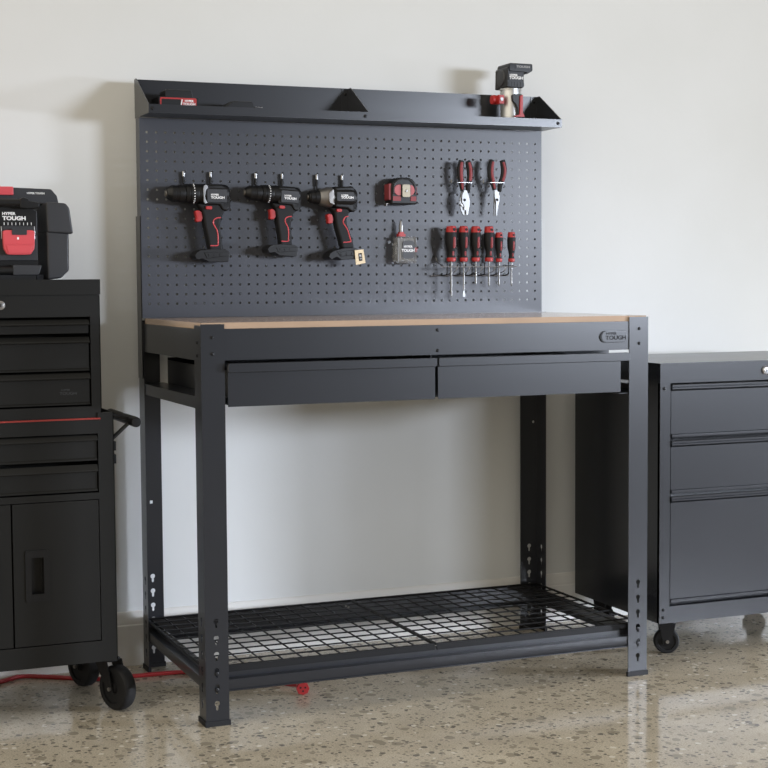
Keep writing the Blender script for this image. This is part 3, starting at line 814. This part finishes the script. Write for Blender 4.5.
# ------------------------------------------------------------------ rolling tool cabinet on the left
def caster(t, x, y, wr, axis, ztop, wthick, offs=.03):
    """wheel, fork, plate; axis = horizontal axle direction"""
    a = Vector((axis[0], axis[1], 0)).normalized(); f = Vector((-a.y, a.x, 0))
    ctr = Vector((x, y, wr))
    b = nb(); w = wthick/2
    lathe(b, [(-w, wr*.70), (-w, wr*.90), (-w*.8, wr*.965), (-w*.4, wr), (w*.4, wr), (w*.8, wr*.965), (w, wr*.90), (w, wr*.70), (w*.72, wr*.68), (w*.72, wr*.25), (w*1.1, wr*.22), (w*1.1, .001)][::1], ctr, a, 40, cap=False)
    lathe(b, [(-w, wr*.70), (-w*.72, wr*.68), (-w*.72, wr*.25), (-w*1.1, wr*.22), (-w*1.1, .001)], ctr, a, 40, cap=False)
    wh = t.part('caster_wheel', b, 'rubber')
    b = nb()
    cyl(b, ctr-a*(w*1.5+.004), ctr+a*(w*1.5+.004), .005, n=12)
    t.part('axle', b, 'gun', wh)
    b = nb(); piv = ctr+f*offs
    for sgn in (-1, 1):
        o = a*(sgn*(w+.006))
        for k in range(1):
            p = [ctr+o+f*(-.011)+Vector((0, 0, -.008)), ctr+o+f*.011+Vector((0, 0, -.008)), piv+o+f*.018+Vector((0, 0, ztop-.012-wr)), piv+o-f*.030+Vector((0, 0, ztop-.012-wr))]
            A = [b.verts.new(v+a*.0015) for v in p]; B = [b.verts.new(v-a*.0015) for v in p]
            b.faces.new(A); b.faces.new(B[::-1])
            for i in range(4): b.faces.new((A[i], B[i], B[(i+1) % 4], A[(i+1) % 4]))
    bmesh.ops.recalc_face_normals(b, faces=b.faces[:])
    lathe(b, [(ztop-.014, .026), (ztop-.009, .026), (ztop-.008, .020), (ztop-.003, .020)], (piv.x, piv.y, 0), (0, 0, 1), 24)
    t.part('caster_fork', b, 'bolt', wh)
    b = nb(); box(b, piv.x-.030, piv.x+.014, piv.y-.026, piv.y+.026, ztop-.003, ztop-.0003)
    t.part('caster_plate', b, 'bolt', wh)
    return wh

CY0, CY1 = .200, .545
CX0, CX1 = -.690, -.165
cab = Thing('rolling_tool_cabinet', 'black rolling tool cabinet with two drawers over two doors, red trim on top', 'tool cabinet', (-.43, .37, 0))
ZB = .134
b = nb()
box(b, CX1-.002, CX1, CY0, CY1, ZB, .7445); box(b, CX0, CX0+.002, CY0, CY1, ZB, .7445)
box(b, CX0+.002, CX1-.002, CY1-.002, CY1, ZB, .7445)
box(b, CX0+.002, CX1-.002, CY0+.004, CY1-.002, ZB, ZB+.004)
box(b, CX0+.002, CX1-.002, CY0+.002, CY1-.002, .726, .7285)
# face frame
RX = -.2035
box(b, RX, CX1, CY0, CY0+.012, ZB, .7445, .0008)
box(b, CX0, CX0+.038, CY0, CY0+.012, ZB, .7445, .0008)
box(b, CX0+.038, RX, CY0, CY0+.012, .694, .7285, .0006)
box(b, CX0+.038, RX, CY0, CY0+.012, .5345, .5505, .0006)
box(b, CX0+.038, RX, CY0, CY0+.012, ZB, .186, .0006)
box(b, CX0+.038, RX, CY0+.10, CY0+.102, ZB, .726)
body = cab.part('body', b, 'cabblack')
b = nb(); box(b, CX0+.03, -.1975, CY0-.0035, CY0+.004, .7287, .7325, .001)
cab.part('trim_strip', b, 'redtrim', body, 'thin red trim strip')
def ldrawer(t, x0, x1, y, zl1, zl0, zf0, bead, m):
    """pull lip zl0..zl1, face down to zf0, turned-out bead at foot"""
    b = nb()
    box(b, x0, x1, y+.004, y+.008, zf0, zl0, .0004)
    if bead: prism(b, [(y+.004, zf0+bead), (y+.0005, zf0+bead*.45), (y+.0005, zf0), (y+.006, zf0)], 'x', x0, x1)
    box(b, x0+.006, x1-.006, y+.008, y+.098, zf0+.004, zl0-.004)
    d = t.part('drawer', b, m)
    b = nb()
    h = zl1-zl0
    prism(b, [(y+.004, zl0-.001), (y-.006, zl0), (y-.0072, zl0+.0018), (y-.0065, zl0+.004), (y+.004, zl1), (y+.007, zl1), (y+.007, zl0-.001)], 'x', x0, x1+.001, .0005)
    t.part('pull_lip', b, m, d)
    return d
DX0, DX1 = CX0+.040, -.2065
ldrawer(cab, DX0, DX1, CY0, .6915, .677, .629, .007, 'cabblack')
ldrawer(cab, DX0, DX1, CY0, .6195, .602, .5545, .007, 'cabblack')
for (x0, x1, hx) in ((DX0+.001, -.4155, -1), (-.4115, -.2055, 1)):
    zo0, zo1 = .296, .420
    hx0, hx1 = ((-.384, -.326) if hx == 1 else (-.502, -.444))
    b = nb(); plate(b, [(x0, .1885), (x1, .1885), (x1, .5325), (x0, .5325)], [rrect(hx0+.008, hx1-.008, zo0+.008, zo1-.008, .004)], 'y', CY0+.0005, CY0+.006)
    box(b, x0+.002, x1-.002, CY0+.03, CY0+.034, .192, .529)
    d = cab.part('door', b, 'cabblack')
    b = nb(); plate(b, rrect(hx0, hx1, zo0, zo1, .006), [rrect(hx0+.014, hx1-.014, zo0+.018, zo1-.018, .002)], 'y', CY0-.0025, CY0+.0005)
    box(b, hx0+.008, hx1-.008, CY0+.020, CY0+.022, zo0+.008, zo1-.008)
    for xx in (hx0+.0125, hx1-.0145): box(b, xx, xx+.002, CY0, CY0+.020, zo0+.016, zo1-.016)
    for zz in (zo0+.016, zo1-.018): box(b, hx0+.0125, hx1-.0125, CY0, CY0+.020, zz, zz+.002)
    cab.part('recessed_handle', b, 'black', d)
# push handle on the side
b = nb(); cyl(b, (-.107, .205, .7165), (-.107, .50, .7165), .0125, n=20, bev=.003)
hd = cab.part('side_handle', b, 'black')
for y in (.255, .46):
    b = nb(); tube(b, [(-.1165, y, .710), (CX1+.001, y, .668)], .005, 8); tube(b, [(-.117, y, .722), (CX1+.001, y, .735)], .005, 8)
    box(b, CX1, CX1+.003, y-.012, y+.012, .655, .743)
    cab.part('handle_bracket', b, 'black', hd)
for z in (.672, .640):
    b = nb(); box(b, CX1, CX1+.006, .205, .225, z-.022, z, .001); cab.part('side_clip', b, 'bolt')
caster(cab, -.158, .240, .056, (-.90, -.44), ZB, .034, -.030)
caster(cab, -.190, .500, .056, (-.93, -.36), ZB, .034, .004)
caster(cab, -.66, .240, .056, (-.9, -.4), ZB, .030, .010)
caster(cab, -.66, .500, .056, (-.9, -.4), ZB, .030, .010)

# top chest
tc = Thing('tool_chest', 'black three drawer tool chest with lid, sitting on the rolling cabinet', 'tool chest', (-.43, .37, .7287))
TX0, TX1 = -.672, -.1925
b = nb()
box(b, TX1-.002, TX1, CY0+.003, CY1-.006, .7287, 1.028); box(b, TX0, TX0+.002, CY0+.003, CY1-.006, .7287, 1.028)
box(b, TX0+.002, TX1-.002, CY1-.008, CY1-.006, .7287, 1.028); box(b, TX0+.002, TX1-.002, CY0+.008, CY1-.008, .7287, .731)
box(b, TX0+.002, TX1-.002, CY0+.1, CY0+.102, .7287, 1.0)
FX = -.2165
box(b, FX, TX1, CY0+.003, CY0+.012, .733, 1.028, .0008); box(b, TX0, TX0+.025, CY0+.003, CY0+.012, .733, 1.028, .0008)
box(b, TX0+.025, FX, CY0+.003, CY0+.012, .9765, 1.028, .0006); box(b, TX0+.025, FX, CY0+.003, CY0+.012, .733, .7605, .0006)
tbody = tc.part('body', b, 'cabblack')
b = nb(); box(b, TX0-.003, TX1+.001, CY0, CY1-.004, 1.0295, 1.066, .003, 3); box(b, TX0+.001, TX1-.0005, CY0+.004, CY1-.008, 1.0282, 1.031)
tc.part('lid', b, 'cabblack')
b = nb(); lathe(b, [(0, .0105), (.003, .0105), (.0042, .0085), (.0038, .0068), (.0050, .0062), (.0055, .004)], (-.4275, CY0+.003, 1.006), (0, -1, 0), 28)
lk = tc.part('lock', b, 'chrome', label='chrome lock')
b = nb(); box(b, -.4287, -.4263, CY0-.0034, CY0-.0024, 1.002, 1.010); tc.part('keyway', b, 'rubber', lk)
x0, x1 = TX0+.027, -.2205
ldrawer(tc, x0, x1, CY0+.003, .9705, .957, .937, 0, 'cabblack')
ldrawer(tc, x0, x1, CY0+.003, .9285, .914, .847, .006, 'cabblack')
d3 = ldrawer(tc, x0, x1, CY0+.003, .842, .827, .765, .006, 'cabblack')
tc.text('badge_lettering', 'HYPER', .0065, (-.278, CY0+.0068, .801), 'greyprint', d3, 1.1)
tc.text('badge_lettering', 'TOUGH', .0095, (-.272, CY0+.0068, .7925), 'greyprint', d3, 1.2)

# ------------------------------------------------------------------ tool box on the chest
TZ = 1.066
tbx = Thing('hard_tool_box', 'black hard plastic tool box with red latch and tube handle, on tool chest', 'tool box', (-.45, .37, TZ))
kx = .000315; kz = .000318
q = lambda u, v: (-.4190+u*kx, 1.2858-(v-45)*kz)
XC = -.46
mir = lambda x: 2*XC-x
YF = .245
b = nb()
xa = q(288, 0)[0]
box(b, mir(xa), xa, YF+.012, .50, TZ+.006, 1.232, .004)
tbody = tbx.part('body', b, 'black')
for k in range(2):
    b = nb(); X = (lambda x: x) if k == 0 else mir
    prism(b, [(X(q(*p)[0]), q(*p)[1]) for p in [(352, 372), (522, 385), (518, 668), (456, 726), (352, 738)]], 'y', YF, .52, .005, 3)
    tbx.part('end_block', b, 'softgrey', tbody)
b = nb(); prism(b, [(xa-.004, TZ+.0), (xa+.012, TZ), (xa+.012, TZ+.012), (xa-.004, TZ+.012)], 'y', YF+.01, .5)
tbx.part('foot', b, 'rubber', tbody); b = nb()
prism(b, [(mir(xa)-.012, TZ+.0), (mir(xa)+.004, TZ), (mir(xa)+.004, TZ+.012), (mir(xa)-.012, TZ+.012)], 'y', YF+.01, .5)
tbx.part('foot', b, 'rubber', tbody)
for k in range(2):
    b = nb(); X = (lambda x: x) if k == 0 else mir
    prism(b, [(X(q(*p)[0]), q(*p)[1]) for p in [(350, 152), (498, 160), (528, 196), (553, 392), (356, 382), (346, 180)]], 'y', YF-.004, .525, .005, 3)
    lidc = tbx.part('lid_end_cap', b, 'softgrey')
b = nb(); prism(b, [(mir(q(285, 0)[0]), q(0, 395)[1]), (q(285, 0)[0], q(0, 395)[1]), (q(285, 0)[0], q(0, 222)[1]), (q(215, 0)[0], q(0, 184)[1]), (mir(q(215, 0)[0]), q(0, 184)[1]), (mir(q(285, 0)[0]), q(0, 222)[1])], 'y', YF+.004, .51, .003)
lid = tbx.part('lid', b, 'black')
tbx.text('lettering', 'HYPER', .0092, (q(72, 0)[0], YF+.0036, q(0, 243)[1]), 'white', lid, 1.15, bold=.0004)
tbx.text('lettering', 'TOUGH', .0125, (q(112, 0)[0], YF+.0036, q(0, 278)[1]), 'white', lid, 1.22, bold=.0006)
b = nb()
for k in range(8): cyl(b, (q(22+k*29, 0)[0], YF+.0042, q(0, 318)[1]), (q(22+k*29, 0)[0], YF+.0028, q(0, 318)[1]), .0036, n=10)
tbx.part('vent_dot', b, 'rubber', lid)
b = nb()
for k in range(8): box(b, q(34+k*29, 0)[0], q(38+k*29, 0)[0], YF+.0022, YF+.0042, q(0, 328)[1], q(0, 308)[1])
tbx.part('vent_rib', b, 'white', lid)
# front centre panel below lid, dark
b = nb(); prism(b, [(mir(q(283, 0)[0]), q(0, 592)[1]), (q(283, 0)[0], q(0, 592)[1]), (q(283, 0)[0], q(0, 398)[1]), (mir(q(283, 0)[0]), q(0, 398)[1])], 'y', YF+.006, YF+.02, .002)
tbx.part('front_panel', b, 'softgrey', tbody)
# latch
b = nb(); prism(b, [q(*p) for p in [(18, 375), (40, 366), (235, 366), (256, 375), (254, 470), (250, 505), (226, 545), (212, 550), (62, 550), (44, 544), (24, 505), (20, 460)]], 'y', YF-.012, YF+.004, .004, 3)
la = tbx.part('latch', b, 'pinkred', label='red latch')
b = nb(); box(b, q(22, 0)[0], q(252, 0)[0], YF-.0135, YF-.0115, q(0, 470)[1], q(0, 462)[1], .0006); prism(b, [q(*p) for p in [(40, 478), (236, 478), (222, 538), (56, 538)]], 'y', YF-.0140, YF-.0115, .001)
tbx.part('latch_grip', b, 'pinkred', la)
b = nb(); prism(b, rrect(q(85, 0)[0], q(196, 0)[0], q(0, 402)[1], q(0, 354)[1], .002), 'y', YF-.0135, YF, .001); box(b, q(20, 0)[0], q(250, 0)[0], YF-.005, YF+.002, q(0, 368)[1], q(0, 335)[1], .001)
tbx.part('latch_tab', b, 'softgrey', la)
b = nb()
for u in (12, 258):
    b = nb(); tube(b, [(q(u, 0)[0], YF-.003, q(0, 430)[1]), (q(u, 0)[0], YF-.004, q(0, 380)[1]), (q(u, 0)[0], YF-.001, q(0, 338)[1])], .0016, 8)
    tbx.part('latch_wire', b, 'steel', la)
b = nb(); box(b, q(122, 0)[0], q(136, 0)[0], YF-.0128, YF-.0115, q(0, 436)[1], q(0, 418)[1]); tbx.part('latch_mark', b, 'white', la)
# lower carry bar
b = nb(); cyl(b, (mir(q(85, 0)[0]), YF-.008, q(0, 668)[1]), (q(85, 0)[0], YF-.008, q(0, 668)[1]), .0105, n=20)
lb2 = tbx.part('lower_bar', b, 'black')
for k in range(2):
    b = nb(); X = (lambda x: x) if k == 0 else mir
    prism(b, [(X(q(*p)[0]), q(*p)[1]) for p in [(84, 624), (300, 628), (282, 690), (272, 702), (84, 702)]], 'y', YF-.018, YF+.02, .003)
    tbx.part('lower_bar_mount', b, 'softgrey', lb2)
b = nb(); box(b, mir(q(260, 0)[0]), q(260, 0)[0], YF-.01, YF+.02, TZ, q(0, 700)[1], .001)
tbx.part('foot', b, 'rubber')
# handle tube and top organiser
b = nb(); cyl(b, (mir(q(210, 0)[0]), YF-.012, q(0, 163)[1]), (q(150, 0)[0], YF-.012, q(0, 163)[1]), .0090, n=20)
ht = tbx.part('handle_tube', b, 'black')
for k in range(2):
    b = nb(); X = (lambda x: x) if k == 0 else mir
    prism(b, [(X(q(*p)[0]), q(*p)[1]) for p in [(145, 135), (170, 122), (212, 135), (214, 150), (290, 160), (290, 200), (210, 206), (145, 202)]], 'y', YF-.022, YF+.03, .003)
    tbx.part('handle_collar', b, 'black', ht)
q0 = q; q = lambda u, v: (q0(u+38, v)[0], q0(u, v)[1]+.0040)
b = nb(); prism(b, [(mir(q(430, 0)[0]), q(0, 178)[1]), (q(430, 0)[0], q(0, 178)[1]), (q(436, 0)[0], q(0, 165)[1]), (q(424, 0)[0], q(0, 110)[1]), (q(380, 0)[0], q(0, 60)[1]), (q(100, 0)[0], q(0, 52)[1]), (mir(q(100, 0)[0]), q(0, 52)[1]), (mir(q(380, 0)[0]), q(0, 60)[1]), (mir(q(424, 0)[0]), q(0, 110)[1])], 'y', YF+.045, .49, .004)
og = tbx.part('top_organiser', b, 'softgrey')
tbx.text('lettering', 'HYPER TOUGH', .0062, (q(262, 0)[0], YF+.0446, q(0, 94)[1]), 'white', og, 1.0, bold=.0002)
b = nb(); prism(b, [(mir(q(92, 0)[0]), q(0, 110)[1]), (q(92, 0)[0], q(0, 112)[1]), (q(92, 0)[0], q(0, 46)[1]), (mir(q(92, 0)[0]), q(0, 46)[1])], 'y', YF+.038, .492, .003)
tbx.part('organiser_latch', b, 'pinkred', og, 'red organiser latch')

# ------------------------------------------------------------------ drawer cabinet on the right
GX0, GX1, GY0, GY1 = 1.3295, 2.020, .112, .582
GZ0 = .1035
dc = Thing('drawer_cabinet', 'graphite three drawer rolling cabinet with chrome lock beside the workbench', 'tool cabinet', (1.67, .35, 0))
b = nb()
box(b, GX0, GX0+.002, GY0+.003, GY1, GZ0, .790); box(b, GX1-.002, GX1, GY0+.003, GY1, GZ0, .790)
box(b, GX0+.002, GX1-.002, GY1-.002, GY1, GZ0, .790); box(b, GX0+.002, GX1-.002, GY0+.01, GY1-.002, GZ0+.02, GZ0+.024)
SXa = 1.3625
box(b, GX0, SXa, GY0, GY0+.012, GZ0, .7715, .0008); box(b, GX1-.033, GX1, GY0, GY0+.012, GZ0, .7715, .0008)
box(b, SXa, GX1-.033, GY0, GY0+.012, GZ0, .150, .0006)
box(b, SXa, GX1-.033, GY0+.12, GY0+.122, GZ0+.024, .76)
bd = dc.part('body', b, 'cabgrey')
b = nb(); box(b, GX0-.001, GX1+.001, GY0-.001, GY1+.001, .7715, .8265, .004, 3)
dc.part('top', b, 'cabgrey')
b = nb(); lathe(b, [(0, .0115), (.004, .0115), (.0055, .0095), (.005, .008), (.0065, .0072), (.0072, .004)], (1.675, GY0-.001, .7985), (0, -1, 0), 30)
lk = dc.part('lock', b, 'chrome', label='chrome lock')
b = nb(); box(b, 1.6738, 1.6762, GY0-.0092, GY0-.0078, .794, .803); dc.part('keyway', b, 'rubber', lk)
bolts(dc, [(1.342, GY0, z, .0045) for z in (.757, .1425, .1205)], bd, 'rivet')
x0, x1 = SXa+.0025, GX1-.0355
def rdrawer(zp1, zp0, zf0):
    b = nb(); y = GY0
    box(b, x0, x1, y+.001, y+.005, zf0+.002, zp0-.004, .0005)
    prism(b, [(y+.001, zf0+.0105), (y-.004, zf0+.0085), (y-.004, zf0+.001), (y+.004, zf0)], 'x', x0, x1, .0006)
    box(b, x0+.008, x1-.008, y+.005, y+.118, zf0+.006, zp0-.006)
    d = dc.part('drawer', b, 'cabgrey')
    b = nb(); h = zp1-zp0
    prism(b, [(y+.004, zp0-.003), (y-.003, zp0-.001), (y-.0055, zp0+h*.1), (y-.0055, zp0+h*.38), (y-.002, zp0+h*.46), (y-.002, zp0+h*.54), (y-.0055, zp0+h*.62), (y-.0055, zp1-.0015), (y-.004, zp1), (y+.004, zp1)], 'x', x0, x1)
    dc.part('pull_strip', b, 'cabgrey', d)
rdrawer(.7675, .7535, .6205)
rdrawer(.6115, .598, .4655)
rdrawer(.4570, .4435, .1605)
caster(dc, 1.398, .182, .0365, (-.40, -.92), GZ0+.0005, .024, .006)
caster(dc, 1.95, .182, .0365, (-.30, -.95), GZ0+.0005, .024, .006)
caster(dc, 1.398, .530, .0365, (-.9, -.4), GZ0+.0005, .024, .006)
caster(dc, 1.95, .530, .0365, (-.5, -.85), GZ0+.0005, .024, .006)

# ------------------------------------------------------------------ extension cord
ec = Thing('extension_cord', 'red extension cord snaking from behind the cabinet under the workbench', 'cord', (-.1, .55, 0))
r = .0058
b = nb()
tube(b, [(-1.05, .40, r), (-.75, .52, r), (-.50, .575, r), (-.395, .605, r), (-.335, .637, r+.001), (-.27, .612, r), (-.205, .566, r), (-.14, .530, r), (-.05, .5235, r), (.07, .512, r), (.13, .48, r), (.18, .44, r), (.22, .40, r), (.27, .33, r), (.297, .27, r+.002), (.312, .228, .014), (.3145, .216, .0175)], r, 10, 6)
ec.part('cable', b, 'cord')
d = Vector((-.22, -.97, 0)).normalized(); p = Vector((.3150, .218, .0178))
b = nb(); lathe(b, [(0, .0085), (.006, .0130), (.02, .0160), (.026, .0172), (.044, .0172), (.046, .0160)], p, d, 8)
sk = ec.part('socket', b, 'cord', label='red socket end')
b = nb(); u = Vector((-d.y, d.x, 0))
e = p+d*.046
for du, dz in ((-.006, .003), (.006, .003), (0, -.006)):
    cc = e+u*du+Vector((0, 0, dz)); cyl(b, cc-d*.002, cc+d*.0006, .0026, n=8)
ec.part('socket_hole', b, 'rubber', sk)

# ------------------------------------------------------------------ camera
fwd_yaw, pitch, roll = .3917, -.0667, -.0069
yaw = math.radians(22.44023307); pitch = math.radians(-3.82239657); roll = math.radians(-.39288817)
f = Vector((math.sin(yaw)*math.cos(pitch), math.cos(yaw)*math.cos(pitch), math.sin(pitch)))
r0 = Vector((math.cos(yaw), -math.sin(yaw), 0)); u0 = r0.cross(f)
rr = r0*math.cos(roll)+u0*math.sin(roll); uu = -r0*math.sin(roll)+u0*math.cos(roll)
cam = bpy.data.cameras.new('camera'); co = bpy.data.objects.new('camera', cam); COL.objects.link(co)
mw = Matrix.Identity(4)
for i in range(3): mw[i][0] = rr[i]; mw[i][1] = uu[i]; mw[i][2] = -f[i]
mw[0][3], mw[1][3], mw[2][3] = -.97955551, -3.49355005, 1.05694056
co.matrix_world = mw
cam.sensor_width = 36; cam.sensor_fit = 'HORIZONTAL'; cam.lens = 1540.54/768*36
cam.clip_start = .05; cam.clip_end = 60
SC.camera = co

# ------------------------------------------------------------------ light
def area(name, loc, target, size, sy, power, col, spread=180):
    l = bpy.data.lights.new(name, 'AREA'); l.shape = 'RECTANGLE'; l.size = size; l.size_y = sy; l.energy = power; l.color = col; l.spread = math.radians(spread)
    o = bpy.data.objects.new(name, l); COL.objects.link(o); o.location = loc
    o.rotation_euler = (Vector(target)-Vector(loc)).to_track_quat('-Z', 'Y').to_euler()
    return o
area('key_window_lamp', (4.45, -4.8, 1.62), (.7, .6, 1.35), 1.9, .6, 26.5, (.87, .95, 1.10), 60)
area('low_doorway_lamp', (9.3, -4.4, .78), (-.2, .62, -.50), 1.5, .7, 40, (.88, .95, 1.09), 24)
w = bpy.data.worlds.new('room_fill'); SC.world = w; w.use_nodes = True
nt = w.node_tree; bg = nt.nodes['Background']
tc = nt.nodes.new('ShaderNodeTexCoord'); sp = nt.nodes.new('ShaderNodeSeparateXYZ'); nt.links.new(tc.outputs['Generated'], sp.inputs[0])
mx = nt.nodes.new('ShaderNodeMapRange'); mx.inputs['From Min'].default_value = -.75; mx.inputs['From Max'].default_value = .14
mx.inputs['To Min'].default_value = 1.75; mx.inputs['To Max'].default_value = .12; mx.interpolation_type = 'SMOOTHSTEP'
mz = nt.nodes.new('ShaderNodeMapRange'); mz.inputs['From Min'].default_value = .18; mz.inputs['From Max'].default_value = .9
mz.inputs['To Min'].default_value = 0; mz.inputs['To Max'].default_value = .42
ad = nt.nodes.new('ShaderNodeMath'); ad.operation = 'ADD'
nt.links.new(sp.outputs['X'], mx.inputs['Value']); nt.links.new(sp.outputs['Z'], mz.inputs['Value'])
nt.links.new(mx.outputs['Result'], ad.inputs[0]); nt.links.new(mz.outputs['Result'], ad.inputs[1])
nt.links.new(ad.outputs[0], bg.inputs['Strength'])
bg.inputs['Color'].default_value = (1.0, .925, .79, 1)

vs = SC.view_settings
vs.view_transform = 'Standard'; vs.look = 'None'; vs.gamma = 1; vs.exposure = 0; vs.use_curve_mapping = False
